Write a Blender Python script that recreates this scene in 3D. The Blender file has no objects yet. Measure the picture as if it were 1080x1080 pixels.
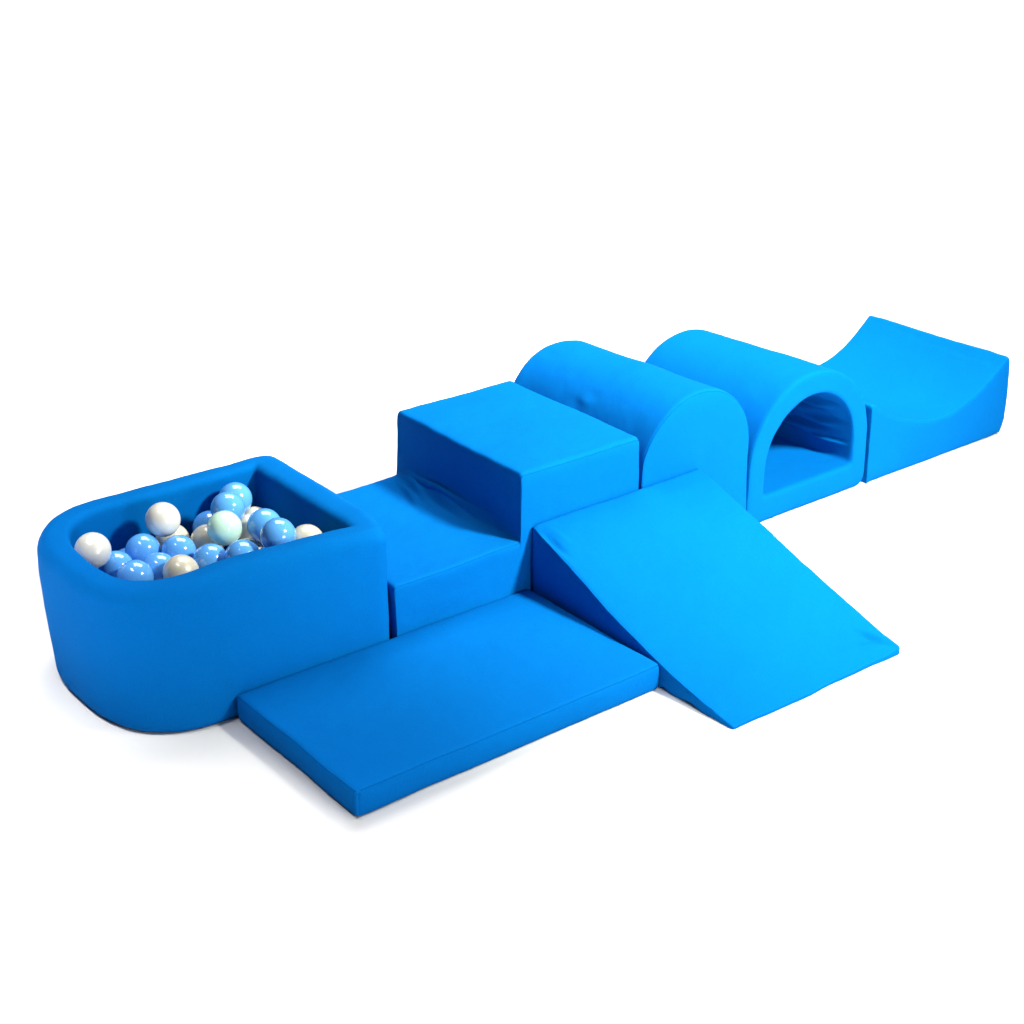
import bpy, math, random
import numpy as np
from mathutils import Vector, Matrix, noise

SC = bpy.context.scene
COL = SC.collection
S = 0.75            # design units -> metres (balls come out 7 cm across)

# ------------------------------------------------------------------ camera
def cam_axes(yaw, pitch, roll):
    f = np.array([-math.sin(yaw)*math.cos(pitch), math.cos(yaw)*math.cos(pitch), math.sin(pitch)])
    r = np.array([math.cos(yaw), math.sin(yaw), 0.0]); u = np.cross(r, f)
    return r*math.cos(roll)+u*math.sin(roll), -r*math.sin(roll)+u*math.cos(roll), f
cr, cu, cf = cam_axes(-0.6584, -0.4365, -0.0053)
cd = bpy.data.cameras.new('camera'); cam = bpy.data.objects.new('camera', cd); COL.objects.link(cam)
M = Matrix(((cr[0], cu[0], -cf[0], -2.2135*S), (cr[1], cu[1], -cf[1], -3.3695*S),
            (cr[2], cu[2], -cf[2], 2.308*S), (0, 0, 0, 1)))
cam.matrix_world = M
cd.sensor_width = 36; cd.lens = 36*1822.9/1080
cd.clip_start = .05; cd.clip_end = 200
SC.camera = cam

# ------------------------------------------------------------------ world, lamps, exposure
w = bpy.data.worlds.new('World'); SC.world = w; w.use_nodes = True
bg = w.node_tree.nodes['Background']
bg.inputs['Color'].default_value = (0.93, 0.96, 1.0, 1); bg.inputs['Strength'].default_value = 0.06

def area(name, loc, target, size, power, color=(1, 1, 1), size_y=None):
    l = bpy.data.lights.new(name, 'AREA'); l.shape = 'RECTANGLE' if size_y else 'DISK'
    l.size = size*S
    if size_y: l.size_y = size_y*S
    l.energy = power*S*S; l.color = color
    o = bpy.data.objects.new(name, l); COL.objects.link(o)
    o.location = Vector(loc)*S
    d = (Vector(target)-Vector(loc)).normalized()
    o.rotation_euler = d.to_track_quat('-Z', 'Y').to_euler()
    return o
def spot(name, loc, target, radius, power, angle, blend, color=(1, 1, 1)):
    l = bpy.data.lights.new(name, 'SPOT'); l.shadow_soft_size = radius*S
    l.energy = power*S*S; l.color = color; l.spot_size = math.radians(angle); l.spot_blend = blend
    o = bpy.data.objects.new(name, l); COL.objects.link(o)
    o.location = Vector(loc)*S
    o.rotation_euler = (Vector(target)-Vector(loc)).to_track_quat('-Z', 'Y').to_euler()
    return o
def floor_fill(name, loc, rz, sx, sy, power, spread):
    o = area(name, loc, (loc[0], loc[1], 0), sx, power, (1, 1, 1), sy)
    o.rotation_euler = (0, 0, rz); o.data.spread = math.radians(spread)
    return o
spot('key_lamp', (1.70, -2.6, 3.0), (1.20, 0.50, 0.3), 0.26, 2230, 58, 1.0, (1.0, 1.0, 0.82))
area('top_fill', (1.5, 1.6, 3.6), (1.0, 0.3, 0.0), 2.8, 175, (1, 1, 1), 2.0)  # added soft light overhead, brightens tops and leaves soft shade at front edges
area('front_fill', (0.2, -3.9, 1.05), (-0.2, -0.2, 0.2), 1.2, 62, (1, 1, 1), 0.9)  # added low fill to brighten the fronts of mat and pit
floor_fill('back_floor_fill', (5.3, 6.35, 4.5), -0.658, 22.0, 14.0, 1700, 42)  # added only to bring the far floor up to white
floor_fill('side_floor_fill', (-3.25, 1.2, 3.0), 0.0, 4.2, 4.6, 375, 40)  # added to whiten the floor and lift the shadow left of the pit
floor_fill('front_floor_fill', (-0.5, -2.6, 3.0), 0.0, 7.5, 2.6, 280, 52)  # added so the floor ahead of mat and ramp turns white

vs = SC.view_settings
vs.view_transform = 'Standard'; vs.look = 'None'; vs.exposure = 0.0; vs.gamma = 1.0; vs.use_curve_mapping = False
SC.render.engine = 'CYCLES'
SC.render.resolution_x = SC.render.resolution_y = 1024

# ------------------------------------------------------------------ materials
def nodes(m):
    m.use_nodes = True
    return m.node_tree.nodes, m.node_tree.links, m.node_tree.nodes['Principled BSDF']

def fabric(name, col):
    m = bpy.data.materials.new(name); n, l, p = nodes(m)
    tc = n.new('ShaderNodeTexCoord')
    big = n.new('ShaderNodeTexNoise'); big.inputs['Scale'].default_value = 9; big.inputs['Detail'].default_value = 5
    l.new(tc.outputs['Object'], big.inputs['Vector'])
    fine = n.new('ShaderNodeTexNoise'); fine.inputs['Scale'].default_value = 420; fine.inputs['Detail'].default_value = 2
    l.new(tc.outputs['Object'], fine.inputs['Vector'])
    mx = n.new('ShaderNodeMath'); mx.operation = 'MULTIPLY_ADD'
    bs = n.new('ShaderNodeMath'); bs.operation = 'MULTIPLY'; bs.inputs[1].default_value = 0.22; l.new(big.outputs['Fac'], bs.inputs[0])
    l.new(fine.outputs['Fac'], mx.inputs[0]); mx.inputs[1].default_value = 1.0; l.new(bs.outputs[0], mx.inputs[2])
    rp = n.new('ShaderNodeValToRGB')
    rp.color_ramp.elements[0].position = 0.3; rp.color_ramp.elements[1].position = 0.9
    rp.color_ramp.elements[0].color = (col[0]*.85, col[1]*.86, col[2]*.88, 1)
    rp.color_ramp.elements[1].color = (col[0]*1.1, col[1]*1.12, col[2]*1.1, 1)
    l.new(mx.outputs[0], rp.inputs['Fac']); l.new(rp.outputs['Color'], p.inputs['Base Color'])
    p.inputs['Roughness'].default_value = 0.9
    p.inputs['Specular IOR Level'].default_value = 0.02
    b1 = n.new('ShaderNodeBump'); b1.inputs['Strength'].default_value = 0.25; b1.inputs['Distance'].default_value = 0.0006
    l.new(fine.outputs['Fac'], b1.inputs['Height'])
    mid = n.new('ShaderNodeTexNoise'); mid.inputs['Scale'].default_value = 38; mid.inputs['Detail'].default_value = 3
    l.new(tc.outputs['Object'], mid.inputs['Vector'])
    b2 = n.new('ShaderNodeBump'); b2.inputs['Strength'].default_value = 0.2; b2.inputs['Distance'].default_value = 0.002
    l.new(mid.outputs['Fac'], b2.inputs['Height']); l.new(b1.outputs['Normal'], b2.inputs['Normal'])
    l.new(b2.outputs['Normal'], p.inputs['Normal'])
    return m
BLUE = fabric('blue_jersey', (0.0003, 0.114, 0.41))
THREAD = fabric('blue_thread', (0.0003, 0.085, 0.32))

def plastic(name, col, rough=0.22, pearl=0.0, sub=0.0):
    m = bpy.data.materials.new(name); n, l, p = nodes(m)
    tc = n.new('ShaderNodeTexCoord')
    no = n.new('ShaderNodeTexNoise'); no.inputs['Scale'].default_value = 14; no.inputs['Detail'].default_value = 4
    l.new(tc.outputs['Object'], no.inputs['Vector'])
    rp = n.new('ShaderNodeValToRGB')
    rp.color_ramp.elements[0].position = 0.3; rp.color_ramp.elements[1].position = 0.7
    rp.color_ramp.elements[0].color = (*[c*.93 for c in col], 1)
    rp.color_ramp.elements[1].color = (*[min(1, c*1.04) for c in col], 1)
    l.new(no.outputs['Fac'], rp.inputs['Fac']); l.new(rp.outputs['Color'], p.inputs['Base Color'])
    p.inputs['Roughness'].default_value = rough
    p.inputs['Metallic'].default_value = pearl
    p.inputs['Coat Weight'].default_value = 0.5; p.inputs['Coat Roughness'].default_value = 0.08
    if sub:
        p.inputs['Subsurface Weight'].default_value = sub
        p.inputs['Subsurface Radius'].default_value = (0.01, 0.01, 0.01)
    return m
PEARL = plastic('pearl_white_plastic', (0.80, 0.785, 0.74), 0.32, 0.12, 0.25)
SILVER = plastic('pearl_beige_plastic', (0.64, 0.60, 0.50), 0.32, 0.12, 0.2)
SKY = plastic('light_blue_plastic', (0.10, 0.36, 0.86), 0.16)
MINT = plastic('mint_plastic', (0.55, 0.83, 0.70), 0.2)

fm = bpy.data.materials.new('white_paper'); fn, fl, fp = nodes(fm)
ftc = fn.new('ShaderNodeTexCoord'); fno = fn.new('ShaderNodeTexNoise'); fno.inputs['Scale'].default_value = 3
fl.new(ftc.outputs['Object'], fno.inputs['Vector'])
frp = fn.new('ShaderNodeValToRGB')
frp.color_ramp.elements[0].color = (0.64, 0.64, 0.64, 1); frp.color_ramp.elements[1].color = (0.66, 0.66, 0.66, 1)
fl.new(fno.outputs['Fac'], frp.inputs['Fac']); fl.new(frp.outputs['Color'], fp.inputs['Base Color'])
fp.inputs['Roughness'].default_value = 0.9; fp.inputs['Specular IOR Level'].default_value = 0.1

# ------------------------------------------------------------------ helpers
def tag(o, label, cat, group=None):
    o['label'] = label; o['category'] = cat
    if group: o['group'] = group
    return o

def thing(name, label, cat, loc=(0, 0, 0), group=None):
    o = bpy.data.objects.new(name, None); COL.objects.link(o)
    o.empty_display_size = .05; o.location = Vector(loc)*S
    return tag(o, label, cat, group)

def mesh_obj(name, V, F, mat, parent=None, origin=(0, 0, 0)):
    me = bpy.data.meshes.new(name)
    me.from_pydata(((np.asarray(V)-np.asarray(origin))*S).tolist(), [], F); me.validate(); me.update()
    me.polygons.foreach_set('use_smooth', [True]*len(me.polygons))
    me.materials.append(mat)
    o = bpy.data.objects.new(name, me); COL.objects.link(o)
    if parent is not None: o.parent = parent
    return o

def lattice(func, n, m, K, wrap=False):
    """boundary of an n x m x K block; func(i/n, j/m, k/K) -> point. Faces grouped by side."""
    idx = {}; V = []
    def vid(i, j, k):
        if wrap: i %= n
        key = (i, j, k)
        if key not in idx:
            idx[key] = len(V); V.append(func(i/n, j/m, k/K))
        return idx[key]
    G = {s: [] for s in ('i0', 'i1', 'j0', 'j1', 'k0', 'k1')}
    for i in range(n):
        for j in range(m):
            G['k0'].append((vid(i, j, 0), vid(i+1, j, 0), vid(i+1, j+1, 0), vid(i, j+1, 0)))
            G['k1'].append((vid(i, j, K), vid(i, j+1, K), vid(i+1, j+1, K), vid(i+1, j, K)))
        for k in range(K):
            G['j0'].append((vid(i, 0, k), vid(i, 0, k+1), vid(i+1, 0, k+1), vid(i+1, 0, k)))
            G['j1'].append((vid(i, m, k), vid(i+1, m, k), vid(i+1, m, k+1), vid(i, m, k+1)))
    if not wrap:
        for j in range(m):
            for k in range(K):
                G['i0'].append((vid(0, j, k), vid(0, j+1, k), vid(0, j+1, k+1), vid(0, j, k+1)))
                G['i1'].append((vid(n, j, k), vid(n, j, k+1), vid(n, j+1, k+1), vid(n, j+1, k)))
    return np.array(V, float), G, idx

def smooth(V, F, it, lam=0.5, pin=None):
    F = np.array(F)
    E = np.concatenate([F[:, [0, 1]], F[:, [1, 2]], F[:, [2, 3]], F[:, [3, 0]]])
    E = np.unique(np.sort(E, 1), axis=0)
    deg = np.bincount(E.ravel(), minlength=len(V)).astype(float)[:, None]; deg[deg == 0] = 1
    for _ in range(it):
        acc = np.zeros_like(V)
        np.add.at(acc, E[:, 0], V[E[:, 1]]); np.add.at(acc, E[:, 1], V[E[:, 0]])
        D = lam*(acc/deg-V)
        if pin is not None: D[pin] = 0
        V = V+D
    return V

def lumps(V, amp, scale, seed):
    """soft unevenness of foam under a stretched cover"""
    off = Vector((seed*3.7, seed*1.3, seed*2.1))
    D = np.array([noise.noise_vector(Vector(p)*scale+off) for p in V])
    D += .30*np.array([noise.noise_vector(Vector(p)*scale*3.7+off) for p in V])
    D += .09*np.array([noise.noise_vector(Vector(p)*scale*11+off) for p in V])
    D[:, 2] *= np.clip(V[:, 2]/.03, 0, 1)
    return V+amp*D

def split(V, groups, mat, parent):
    """groups: list of (part name, faces); every panel of the cover becomes a mesh of its own"""
    out = []
    for name, F in groups:
        F = np.array(F); u, inv = np.unique(F.ravel(), return_inverse=True)
        out.append(mesh_obj(name, V[u], inv.reshape(F.shape).tolist(), mat, parent))
    return out

def resample(P, n):
    P = np.array(P, float); d = np.linalg.norm(np.diff(P, axis=0), axis=1)
    t = np.concatenate([[0], np.cumsum(d)]); q = np.linspace(0, t[-1], n+1)
    return np.stack([np.interp(q, t, P[:, a]) for a in range(P.shape[1])], 1)

def pathf(P):
    P = np.array(P, float)
    def f(s):
        x = s*(len(P)-1); i = min(int(x), len(P)-2); return P[i]+(P[i+1]-P[i])*(x-i)
    return f

def tube(name, P, r, parent, mat=None, sides=8, closed=False):
    P = np.array(P, float); n = len(P); V = []; F = []
    for i in range(n):
        a = P[(i-1) % n] if (closed or i) else P[i]; b = P[(i+1) % n] if (closed or i < n-1) else P[i]
        t = Vector(b-a).normalized()
        u = t.orthogonal() if i == 0 else (u-t*u.dot(t))
        u.normalize(); v = t.cross(u)
        for k in range(sides):
            a_ = 2*math.pi*k/sides
            V.append(P[i]+r*(math.cos(a_)*np.array(u)+math.sin(a_)*np.array(v)))
    for i in range(n if closed else n-1):
        for k in range(sides):
            j = (i+1) % n
            F.append((i*sides+k, i*sides+(k+1) % sides, j*sides+(k+1) % sides, j*sides+k))
    return mesh_obj(name, V, F, mat or THREAD, parent)

def allf(G): return sum((G[s] for s in G), [])
def follow(V, idx, keys, off=(0, 0, 0)): return np.array([V[idx[k]]+np.array(off) for k in keys])

# ------------------------------------------------------------------ setting: white seamless floor
fo = mesh_obj('floor', [(-60, -60, 0), (60, -60, 0), (60, 60, 0), (-60, 60, 0)], [(0, 1, 2, 3)], fm)
fo['kind'] = 'structure'

# ------------------------------------------------------------------ ball pit
PX0, PYC, PAX, PBY = -0.45, 0.33, 0.332, 0.33       # half super-ellipse end of the D outline
def d_outline(d, n, rc):
    """closed D outline inset by d, n points, starting at the middle of the right side, counter-clockwise"""
    xr = 0.0-d; y0 = d; y1 = 0.66-d; rc = max(rc, 0.003)
    P = [(xr, .33)]
    P += [(xr, y) for y in np.linspace(.33, y1-rc, 24)[1:]]
    P += [(xr-rc+rc*math.cos(t), y1-rc+rc*math.sin(t)) for t in np.linspace(0, math.pi/2, 9)[1:]]
    A = PAX-d; B = PBY-d; e = 2/2.7
    P += [(x, y1) for x in np.linspace(xr-rc, PX0, 30)[1:]]
    for t in np.linspace(math.pi/2, 1.5*math.pi, 91)[1:]:
        c, s = math.cos(t), math.sin(t)
        P.append((PX0-A*abs(c)**e, PYC+B*math.copysign(abs(s)**e, s)))
    P += [(x, y0) for x in np.linspace(PX0, xr-rc, 30)[1:]]
    P += [(xr-rc+rc*math.cos(t), y0+rc+rc*math.sin(t)) for t in np.linspace(-math.pi/2, 0, 9)[1:]]
    P += [(xr, y) for y in np.linspace(y0+rc, .33, 24)[1:]]
    return resample(P, n)[:-1]

pit = thing('ball_pit', 'deep blue D-shaped foam ball pit full of small plastic balls', 'ball pit', (-.4, .33, 0))
N = 360; ZT = .385; RR = .038; RI = .022; TH = .082
prof = [(0.012, .002), (0.004, .006), (0.0, .016)]
prof += [(0.0, z) for z in np.linspace(.02, ZT-RR, 34)]
prof += [(RR-RR*math.cos(t), ZT-RR+RR*math.sin(t)) for t in np.linspace(0, math.pi/2, 13)[1:]]
nrim = len(prof)
prof += [(TH-RI, ZT)]+[(TH-RI+RI*math.sin(t), ZT-RI+RI*math.cos(t)) for t in np.linspace(0, math.pi/2, 11)[1:]]
ncov = len(prof)
prof += [(TH, z) for z in np.linspace(ZT-RI, .04, 28)[1:]]
rows = []
for d, z in prof:
    O = d_outline(d, N, .040-d*.55)
    R = np.concatenate([O, np.full((N, 1), z)], 1)
    # the soft wall leans: right wall over the step, front wall slightly inwards
    h = np.clip((z-.20)/.17, 0, 1); h = h*h*(3-2*h)
    wr = np.clip((R[:, 0]+.13)/.13, 0, 1)*np.clip((R[:, 1]-.02)/.12, 0, 1)
    R[:, 0] += .036*h*wr
    wf = np.clip((.2-R[:, 1])/.15, 0, 1)*np.sin(np.pi*np.clip((-R[:, 0]-.02)/.75, 0, 1))
    R[:, 1] += .042*np.clip((z-.1)/.28, 0, 1)**1.3*wf
    R[:, 2] += .008*np.clip((z-.3)/.08, 0, 1)*wf
    wl = np.clip((-.30-R[:, 0])/.30, 0, 1)
    R[:, 0] += .020*wl*np.clip(1-z/.30, 0, 1)+.009*wl*np.clip((z-.2)/.18, 0, 1); R[:, 1] -= .012*np.clip((-.46-R[:, 0])/.15, 0, 1)*np.clip((.3-R[:, 1])/.2, 0, 1); R[:, 2] += .012*np.clip((z-.25)/.13, 0, 1)*wl*np.clip(R[:, 1]/.3, 0, 1)
    R[:, 1] += .012*np.clip((R[:, 1]-.5)/.1, 0, 1)*np.sin(np.pi*np.clip((-R[:, 0])/.6, 0, 1))
    rows.append(R)
V = np.concatenate(rows)
F = [[(r*N+i, r*N+(i+1) % N, (r+1)*N+(i+1) % N, (r+1)*N+i) for i in range(N)] for r in range(len(prof)-1)]
V = smooth(V, sum(F, []), 5, .4, pin=np.arange(N))
V = lumps(V, .0035, 5, 1)
parts = split(V, [('outer_cover', sum(F[:ncov-1], [])), ('inner_lining', sum(F[ncov-1:], []))], BLUE, None)
for p in parts: p.parent = pit; p.matrix_parent_inverse = pit.matrix_basis.inverted()
O = d_outline(TH-.004, N, .004)
bp = mesh_obj('base_pad', np.concatenate([np.c_[O, np.full(N, .055)], np.c_[O, np.full(N, .004)]]),
              [tuple(range(N)), tuple(range(2*N-1, N-1, -1))]+[(i, i+N, (i+1) % N+N, (i+1) % N) for i in range(N)], BLUE)
bp.parent = pit; bp.matrix_parent_inverse = pit.matrix_basis.inverted()

# ------------------------------------------------------------------ balls
def ball_mesh(name, mat):
    import bmesh
    bm = bmesh.new(); bmesh.ops.create_uvsphere(bm, u_segments=48, v_segments=32, radius=.0465*S)
    me = bpy.data.meshes.new(name); bm.to_mesh(me); bm.free()
    me.polygons.foreach_set('use_smooth', [True]*len(me.polygons)); me.materials.append(mat); return me
BM = dict(w=ball_mesh('pearl_ball', PEARL), g=ball_mesh('beige_ball', SILVER), b=ball_mesh('blue_ball', SKY), m=ball_mesh('mint_ball', MINT))
BALLS = [
 ('w', -0.6411, 0.4093, 0.3631, 'pearl white ball at the rounded left end of the pit'),
 ('w', -0.4099, 0.4745, 0.3580, 'pearl white ball lying high against the back wall of the pit'),
 ('m', -0.2931, 0.3549, 0.3430, 'single pale mint green ball on top of the heap'),
 ('b', -0.1681, 0.5187, 0.3335, 'light blue ball topmost against the back wall near the corner'),
 ('b', -0.2312, 0.4460, 0.3487, 'light blue ball just above the mint ball, overlapping the topmost one'),
 ('b', -0.2534, 0.5190, 0.2717, 'shaded light blue ball by the back wall, half hidden left of the mint ball'),
 ('b', -0.4860, 0.4510, 0.2980, 'light blue ball below and left of the high pearl white ball'),
 ('b', -0.4115, 0.3941, 0.2930, 'light blue ball directly below the high pearl white ball'),
 ('b', -0.1869, 0.3297, 0.3285, 'light blue ball right of the mint ball, behind another blue one'),
 ('b', -0.2384, 0.1676, 0.3761, 'rightmost light blue ball, resting over the front rim'),
 ('b', -0.3748, 0.2879, 0.2972, 'light blue ball below and left of the mint ball'),
 ('b', -0.3191, 0.2166, 0.3191, 'light blue ball directly below the mint ball at the front rim'),
 ('b', -0.5817, 0.4126, 0.2916, 'light blue ball touching the right side of the leftmost pearl ball'),
 ('b', -0.5786, 0.3095, 0.3046, 'light blue ball second from the left along the front rim'),
 ('b', -0.4946, 0.3449, 0.2861, 'light blue ball at the front rim left of a beige ball'),
 ('g', -0.4763, 0.2564, 0.3083, 'largest looking pearl beige ball at the front rim'),
 ('g', -0.3025, 0.4400, 0.2741, 'pearl beige ball half hidden behind the left of the mint ball'),
 ('g', -0.1787, 0.4267, 0.2745, 'pearl beige ball behind the right side of the mint ball'),
 ('g', -0.1241, 0.4991, 0.2540, 'pearl beige ball deepest in the shaded back corner of the pit'),
 ('g', -0.2270, 0.3530, 0.2446, 'pearl beige ball between the mint ball and the rightmost blue ball'),
 ('g', -0.1559, 0.1659, 0.3333, 'upper of two beige balls at the right end of the front rim'),
 ('g', -0.1189, 0.2313, 0.2785, 'lower of two beige balls at the right end of the pit'),
 ('g', -0.3641, 0.5245, 0.2636, 'pearl beige ball peeking out right of the high pearl white ball'),
 ('g', -0.3130, 0.3190, 0.2351, 'sliver of beige ball between two blue balls at the front rim'),
 ('b', -0.6001, 0.4739, 0.2241, 'sliver of light blue ball under the leftmost pearl ball'),
 ('b', -0.2031, 0.2639, 0.2563, 'sliver of light blue ball under the rightmost blue ball'),
]
FILL = [(-0.575,0.351,0.106),(-0.548,0.472,0.106),(-0.428,0.449,0.106),(-0.232,0.232,0.106),(-0.619,0.187,0.106),(-0.211,0.442,0.106),(-0.388,0.53,0.106),(-0.298,0.532,0.106),(-0.32,0.212,0.106),(-0.647,0.273,0.106),(-0.145,0.278,0.106),(-0.364,0.132,0.106),(-0.436,0.34,0.106),(-0.477,0.526,0.106),(-0.538,0.145,0.106),(-0.314,0.309,0.106),(-0.129,0.531,0.106),(-0.191,0.132,0.106),(-0.224,0.322,0.106),(-0.47,0.217,0.106),(-0.45,0.276,0.17),(-0.505,0.349,0.178),(-0.427,0.393,0.178),(-0.323,0.159,0.181),(-0.58,0.163,0.183),(-0.637,0.231,0.185),(-0.655,0.318,0.187),(-0.13,0.238,0.189),(-0.476,0.142,0.189),(-0.132,0.329,0.19),(-0.353,0.441,0.197),(-0.366,0.247,0.216),(-0.499,0.524,0.232),(-0.283,0.22,0.235),(-0.46,0.154,0.29)]
rnd = random.Random(5)
def put_ball(kind, p, label):
    o = bpy.data.objects.new('play_ball', BM[kind]); COL.objects.link(o)
    o.location = Vector(p)*S; o.rotation_euler = [rnd.uniform(0, 6.28) for _ in range(3)]
    return tag(o, label, 'ball', 'plastic balls heaped in the ball pit')
for k, x, y, z, lab in BALLS: put_ball(k, (x, y, z), lab)
for i, p in enumerate(FILL):
    kd = 'b' if p[2] > .22 else 'gbg'[i % 3]
    put_ball(kd, p, 'pale beige ball buried under the top balls of the pit' if kd == 'g' else 'light blue ball buried under the top balls of the pit')

# ------------------------------------------------------------------ foam steps (low tread and high block in one cover)
steps = thing('foam_steps', 'blue two-tread foam step block between ball pit and solid arch', 'foam steps')
BX0, BX1, SH, BH = .424, .852, .219, .424
CY0, CY1 = -0.002, .600
nA, nB, nC, nD, nE = 36, 70, 34, 70, 68
U = np.concatenate([np.linspace((.003, 0), (.003, SH), nA+1)[:-1], np.linspace((.003, SH), (BX0, SH), nB+1)[:-1],
                    np.linspace((BX0, SH), (BX0, BH), nC+1)[:-1], np.linspace((BX0, BH), (BX1, BH), nD+1)[:-1],
                    np.linspace((BX1, BH), (BX1, 0), nE+1)])
nU = len(U)-1
xa = (U[:, 0]-.003)/(BX1-.003)
L = np.c_[.003+(BX1-.003)*np.linspace(0, 1, nU+1)**1.0, np.full(nU+1, 0.0)]
L[:nA+1, 0] = .003+np.linspace(0, .02, nA+1); L[nA:nA+nB+1, 0] = np.linspace(.023, BX0-.03, nB+1)
L[nA+nB:nA+nB+nC+1, 0] = np.linspace(BX0-.03, BX0+.03, nC+1); L[nA+nB+nC:nA+nB+nC+nD+1, 0] = np.linspace(BX0+.03, BX1-.03, nD+1)
L[-nE-1:, 0] = np.linspace(BX1-.03, BX1, nE+1)
fu, fl_ = pathf(U), pathf(L)
def f(s, t, k):
    p = fl_(s)*(1-t)+fu(s)*t
    return (p[0], CY0+(CY1-CY0)*k, p[1])
V, G, idx = lattice(f, nU, 30, 100)
A = allf(G)
def pillow(V):
    x, y, z = V[:, 0].copy(), V[:, 1].copy(), V[:, 2].copy(); yy = np.clip((y-CY0)/(CY1-CY0), 0, 1)
    # block top crown
    m = np.clip((x-BX0)/(BX1-BX0), 0, 1)
    V[:, 2] += np.where(z > .40, .006*4*m*(1-m)*4*yy*(1-yy), 0)
    # low tread: cover bridges the inner corner towards the back, crisp at the front
    on_tread = (z > .19) & (x < BX0+.01) & (x > .01) & (np.abs(z-SH) < .03)
    a = np.clip(1-(BX0-x)/(.05+.10*yy), 0, 1); hump = np.clip(np.sin(np.pi*np.clip(yy, 0, 1)**1.5), 0, 1)**.8
    V[:, 2] += np.where(on_tread, .030*hump*a**2.0, 0)
    on_riser = (np.abs(x-BX0) < .012) & (z > SH-.002) & (z < BH-.01)
    b = np.clip(1-(z-SH)/(.04+.07*yy), 0, 1)
    V[:, 0] -= np.where(on_riser, .022*hump*b**2.0, 0)
    # tread sags a little and its front edge waves
    V[:, 2] += np.where(on_tread | ((x < BX0) & (z > .2)), -.004*np.sin(x*14)*np.clip(1-yy*2, 0, 1), 0)
    return V
V = pillow(V)
V = smooth(V, A, 8)
# creases fanning out of the back inner corner of the cover
x, y, z = V[:, 0].copy(), V[:, 1].copy(), V[:, 2].copy()
near = (x < BX0+.02) & (x > .1) & (z > .205) & (z < .36)
for (x1, y1, x2, y2, h, wd) in ((.418, .575, .372, .36, .017, .0085), (.400, .560, .330, .34, .013, .0085), (.405, .45, .395, .18, .012, .009)):
    dx, dy = x2-x1, y2-y1; LL = math.hypot(dx, dy)
    tt = ((x-x1)*dx+(y-y1)*dy)/LL**2; dd = ((x-x1)*dy-(y-y1)*dx)/LL
    env = np.exp(-((tt-.45)/.30)**2)
    V[:, 2] += np.where(near, h*env*(np.exp(-(dd/wd)**2)-.75*np.exp(-((dd-wd*1.7)/wd)**2)), 0)
V = smooth(V, A, 1)
V = lumps(V, .0035, 6, 2)
V[:, 2] = np.maximum(V[:, 2], .001)
split(V, [('top_cover', G['j1']), ('side_panel', G['k0']), ('side_panel', G['k1']), ('base_panel', G['j0']+G['i0']+G['i1'])], BLUE, steps)
tube('seam', follow(V, idx, [(i, 30, 0) for i in range(2, nU-2)], (0, .0006, -.0006)), .0013, steps)

# ------------------------------------------------------------------ solid arch (half cylinder on a block)
arch = thing('foam_arch', 'solid blue round-topped foam arch between steps and tunnel', 'foam arch')
HX0, HX1, HZ = .868, 1.297, .293; HR = (HX1-HX0)/2; HC = (HX0+HX1)/2
U = [(HX0, 0), (HX0, HZ)]+[(HC-HR*math.cos(t), HZ+HR*math.sin(t)) for t in np.linspace(0, math.pi, 60)[1:]]+[(HX1, 0)]
nU = 170; U = resample(U, nU)
L = np.c_[HX0+(HX1-HX0)*np.clip((np.linspace(0, 1, nU+1)-.1)/.8, 0, 1)*.9+.02, np.zeros(nU+1)]
L[0] = (HX0, 0); L[-1] = (HX1, 0); L[:, 0] = np.linspace(HX0, HX1, nU+1)
fu, fl_ = pathf(U), pathf(L)
def f(s, t, k):
    p = fl_(s)*(1-t)+fu(s)*t
    return (p[0]-.006*k, -.004+.645*k, p[1]*(1-.038*k))
V, G, idx = lattice(f, nU, 36, 100); A = allf(G)
V = smooth(V, A, 6)
x, y, z = V.T
for (px, py, pz, h, sx, sy) in ((.996, .585, .489, -.014, .012, .02), (1.025, .415, .500, .006, .008, .02), (.911, .314, .422, .011, .010, .02),
                                (.911, .350, .405, -.010, .012, .02), (.93, .30, .44, -.006, .010, .018), (1.03, .445, .505, -.006, .010, .018)):
    q = np.exp(-((x-px)**2+(z-pz)**2)/(2*sx*sx)-((y-py)**2)/(2*sy*sy))*(z > HZ)
    n = np.c_[x-HC, np.zeros(len(x)), z-HZ]; n /= np.linalg.norm(n, axis=1)[:, None]+1e-9
    V = V+(.26*h*q)[:, None]*n
V = lumps(V, .004, 5, 3); V[:, 2] = np.maximum(V[:, 2], .001)
split(V, [('top_cover', G['j1']), ('end_panel', G['k0']), ('end_panel', G['k1']), ('base_panel', G['j0']+G['i0']+G['i1'])], BLUE, arch)
tube('seam', follow(V, idx, [(i, 36, 0) for i in range(2, nU-1)], (0, .001, 0)), .0014, arch)

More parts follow.
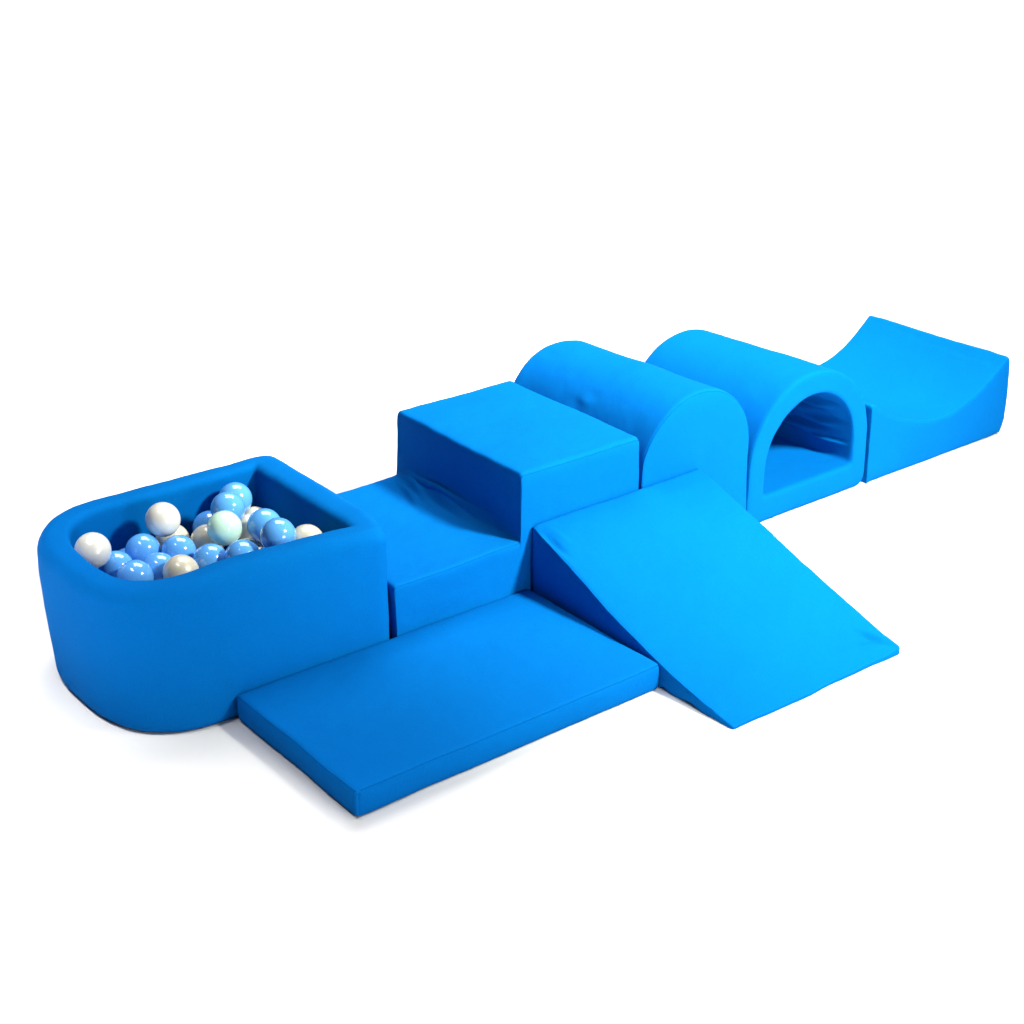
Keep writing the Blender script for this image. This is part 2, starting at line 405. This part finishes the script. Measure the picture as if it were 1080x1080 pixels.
# ------------------------------------------------------------------ tunnel
tun = thing('foam_tunnel', 'blue foam crawl tunnel with open arched mouth next to solid arch', 'foam tunnel')
TX0, TX1 = 1.304, 1.844; TC = (TX0+TX1)/2; TS = .175; TT = .452
seg = (56, 20, 120, 20)
def loop(x0, x1, zb, zs, zt, rc):
    c = (x0+x1)/2; a = (x1-x0)/2
    bot = np.linspace((x1-rc, zb), (x0+rc, zb), seg[0]+1)[:-1]
    lf = [(x0+rc-rc*math.sin(t), zb+rc-rc*math.cos(t)) for t in np.linspace(0, math.pi/2, 6)]+[(x0, zs)]
    lf = resample(lf, seg[1])[:-1]
    ar = resample([(c-a*math.cos(t), zs+(zt-zs)*math.sin(t)) for t in np.linspace(0, math.pi, 90)], seg[2])[:-1]
    rt = resample([(x1, zs)]+[(x1-rc+rc*math.cos(t), zb+rc-rc*math.sin(t)) for t in np.linspace(0, math.pi/2, 6)], seg[3])[:-1]
    return np.concatenate([bot, lf, ar, rt])
OUT = loop(TX0, TX1, 0.0, TS, TT, .022); INN = loop(1.376, 1.776, .090, .165, .376, .012)
nT = len(OUT)
def f(s, t, k):
    i = int(round(s*nT)) % nT
    p = INN[i]*(1-t)+OUT[i]*t
    return (TC+(p[0]-TC)*(1-.055*k)+.012*k, -.004+.608*k, p[1]*(1-.065*k))
V, G, idx = lattice(f, nT, 12, 100, wrap=True); A = allf(G)
V = smooth(V, A, 9)
# wrinkled lining inside the vault
inner = np.zeros(len(V), bool); ii = np.zeros(len(V))
for (i, j, k), v in idx.items():
    if j == 0: inner[v] = True
    ii[v] = i
x, y, z = V.T
ang = (ii-seg[0]-seg[1])/seg[2]                       # 0 left spring .. 1 right spring
vault = inner & (ang > .02) & (ang < 1.05)
env = np.clip((y-.02)/.10, 0, 1)*np.clip((.6-y)/.08, 0, 1)*np.clip((ang-.05)/.2, 0, 1)
wr = (.010*np.sin(2*np.pi*(ang*9+y*1.3+.25*np.sin(y*9)))+.006*np.sin(2*np.pi*(ang*17-y*2.1)+1.0))*env
n = np.c_[x-TC, np.zeros(len(x)), z-.165]; n /= np.linalg.norm(n, axis=1)[:, None]+1e-9
V = V+np.where(vault, wr-.010*env, 0)[:, None]*n
V = smooth(V, A, 1)
V = lumps(V, .0035, 5, 4); V[:, 2] = np.maximum(V[:, 2], .001)
Fo = G['j0']; nb = seg[0]
floor_f = [q for q in range(len(Fo)) if (q//100) < nb]
lin_f = [q for q in range(len(Fo)) if (q//100) >= nb]
split(V, [('outer_cover', G['j1']), ('end_panel', G['k0']), ('end_panel', G['k1']),
          ('floor_panel', [Fo[q] for q in floor_f]), ('inner_lining', [Fo[q] for q in lin_f])], BLUE, tun)

# ------------------------------------------------------------------ concave rocker seat
seat = thing('foam_cradle', 'blue foam block with concave scooped top at the far right end', 'foam block')
AX0, AX1 = 1.852, 2.550
def up(x):
    q = (x-2.215)/.345
    z = .142+(.130 if q < 0 else .152)*min(1, abs(q))**2.0
    if x < 1.9: z -= .000
    return z
top = [(x, up(x)) for x in np.linspace(AX0, AX1, 80)]
nS, nL, nR = 44, 100, 44
U = np.concatenate([np.linspace((AX0, 0), top[0], nS+1)[:-1], resample(top, nL)[:-1], np.linspace(top[-1], (AX1, 0), nR+1)])
nU = len(U)-1
Lx = np.concatenate([np.linspace(AX0, AX0+.02, nS+1)[:-1], np.linspace(AX0+.02, AX1-.02, nL+1)[:-1], np.linspace(AX1-.02, AX1, nR+1)])
fu, fl_ = pathf(U), pathf(np.c_[Lx, np.zeros(nU+1)])
def f(s, t, k):
    p = fl_(s)*(1-t)+fu(s)*t
    return (p[0]-.030*k*max(0, (p[0]-2.2)/.35), -.004+.608*k, p[1])
V, G, idx = lattice(f, nU, 24, 90); A = allf(G)
V = smooth(V, A, 5)
x, y, z = V.T
V[:, 0] += np.where(x > 2.5, -.016*np.clip(1-z/.05, 0, 1)**2+.006*np.sin(np.clip(z/.28, 0, 1)*np.pi), 0)
V[:, 2] += np.where((z < .05) & (x > 2.48), .014*((x-2.48)/.07)**2, 0)
V = lumps(V, .0035, 6, 5); V[:, 2] = np.maximum(V[:, 2], .001)
split(V, [('top_cover', G['j1']), ('end_panel', G['k0']), ('end_panel', G['k1']), ('base_panel', G['j0']+G['i0']+G['i1'])], BLUE, seat)
tube('seam', follow(V, idx, [(i, 24, 0) for i in range(nS+1, nS+nL)], (0, .001, -.0004)), .0011, seat)

# ------------------------------------------------------------------ flat mat
mat_ = thing('foam_mat', 'flat rectangular blue foam mat lying in front of the ball pit', 'mat')
MX0, MX1, MY0, MY1, MT = -.486, .446, -.550, -.006, .0755
def f(s, t, k):
    x = MX0+(MX1-MX0)*s; y = MY0+(MY1-MY0)*k
    c = 4*s*(1-s)*4*k*(1-k)
    z = MT*t+.004*c*t
    # sides bulge a little
    b = 4*t*(1-t)*.004
    if s == 0: x -= b
    if s == 1: x += b
    if k == 0: y -= b
    if k == 1: y += b
    return (x, y, z)
V, G, idx = lattice(f, 160, 12, 94); A = allf(G)
V = smooth(V, A, 9)
V = lumps(V, .003, 6, 6); V[:, 2] = np.maximum(V[:, 2], .001)
split(V, [('top_panel', G['j1']), ('side_panel', G['k0']), ('side_panel', G['k1']), ('side_panel', G['i0']), ('side_panel', G['i1']), ('base_panel', G['j0'])], BLUE, mat_)
per = [(i, 12, 0) for i in range(1, 160)]+[(160, 12, k) for k in range(1, 94)]+[(i, 12, 94) for i in range(159, 0, -1)]+[(0, 12, k) for k in range(93, 0, -1)]
tube('seam', follow(V, idx, per, (0, 0, -.0006)), .0013, mat_, closed=True)
cor = follow(V, idx, [(0, j, 0) for j in range(11, 1, -1)], (-.001, -.001, 0))
tube('corner_fold', np.concatenate([cor[:1]+np.array([[.010, -.0005, .001]]), cor[:1]+np.array([[.004, -.002, .003]]), cor]), .0046, mat_, BLUE)

# ------------------------------------------------------------------ wedge ramp
wed = thing('foam_wedge', 'blue foam wedge ramp sloping down from the high step', 'wedge')
WX0, WX1, WH, WD, WT = .456, 1.088, .268, .806, .026
def f(s, t, k):
    y = -.006-WD*k
    x = WX0+(WX1-WX0)*s
    h = WH+(.009+.006*s**3-WH)*k
    side = (1-s)**2
    cr = .010*math.sin(math.pi*min(1, k**1.15))*4*s*(1-s)
    cr += (-.025*side-.003*s)*math.sin(math.pi*k**1.4)
    if s > .9: cr += .006*((s-.9)/.1)*max(0, (k-.93)/.07)
    z = (h+cr)*t
    x -= .008*side*math.sin(math.pi*k**1.3)+.010*s*k*k
    return (x, y, z)
V, G, idx = lattice(f, 106, 22, 140)
for s_ in G: G[s_] = [q[::-1] for q in G[s_]]
A = allf(G)
V = smooth(V, A, 5)
x, y, z = V.T
def fold(V, x1, y1, x2, y2, h, wd):
    x, y, z = V.T
    dx, dy = x2-x1, y2-y1; LL = math.hypot(dx, dy)
    tt = ((x-x1)*dx+(y-y1)*dy)/LL**2; dd = ((x-x1)*dy-(y-y1)*dx)/LL
    env = np.exp(-((tt-.5)/.35)**2)*(z > .008)
    V[:, 2] += h*env*np.exp(-(dd/wd)**2)
fold(V, 1.00, -.69, 1.062, -.79, -.016, .010)
fold(V, .96, -.755, 1.06, -.795, .008, .012)
fold(V, .462, -.015, .478, -.15, -.014, .009)
fold(V, .485, -.02, .515, -.12, .007, .010)
V[:, 1] += np.where(V[:, 1] < -.76, .0026*np.sin(V[:, 0]*15+.6)+.001*np.sin(V[:, 0]*41), 0)
# lower left edge of the cover waves where it meets the floor
low = (V[:, 0] < WX0+.03) & (V[:, 2] < .03) & (V[:, 1] < -.55) & (V[:, 1] > -.74)
V[:, 2] += np.where(low, .004+.004*np.sin(V[:, 1]*55), 0)
V = lumps(V, .0035, 6, 7); V[:, 2] = np.maximum(V[:, 2], .001)
split(V, [('top_panel', G['j1']), ('back_panel', G['k0']), ('front_panel', G['k1']), ('side_panel', G['i0']), ('side_panel', G['i1']), ('base_panel', G['j0'])], BLUE, wed)
tube('seam', follow(V, idx, [(0, 22, k) for k in range(1, 140)], (-.0004, 0, -.0006)), .0013, wed)
tube('seam', follow(V, idx, [(i, 22, 0) for i in range(1, 106)], (0, 0, -.0006)), .0012, wed)
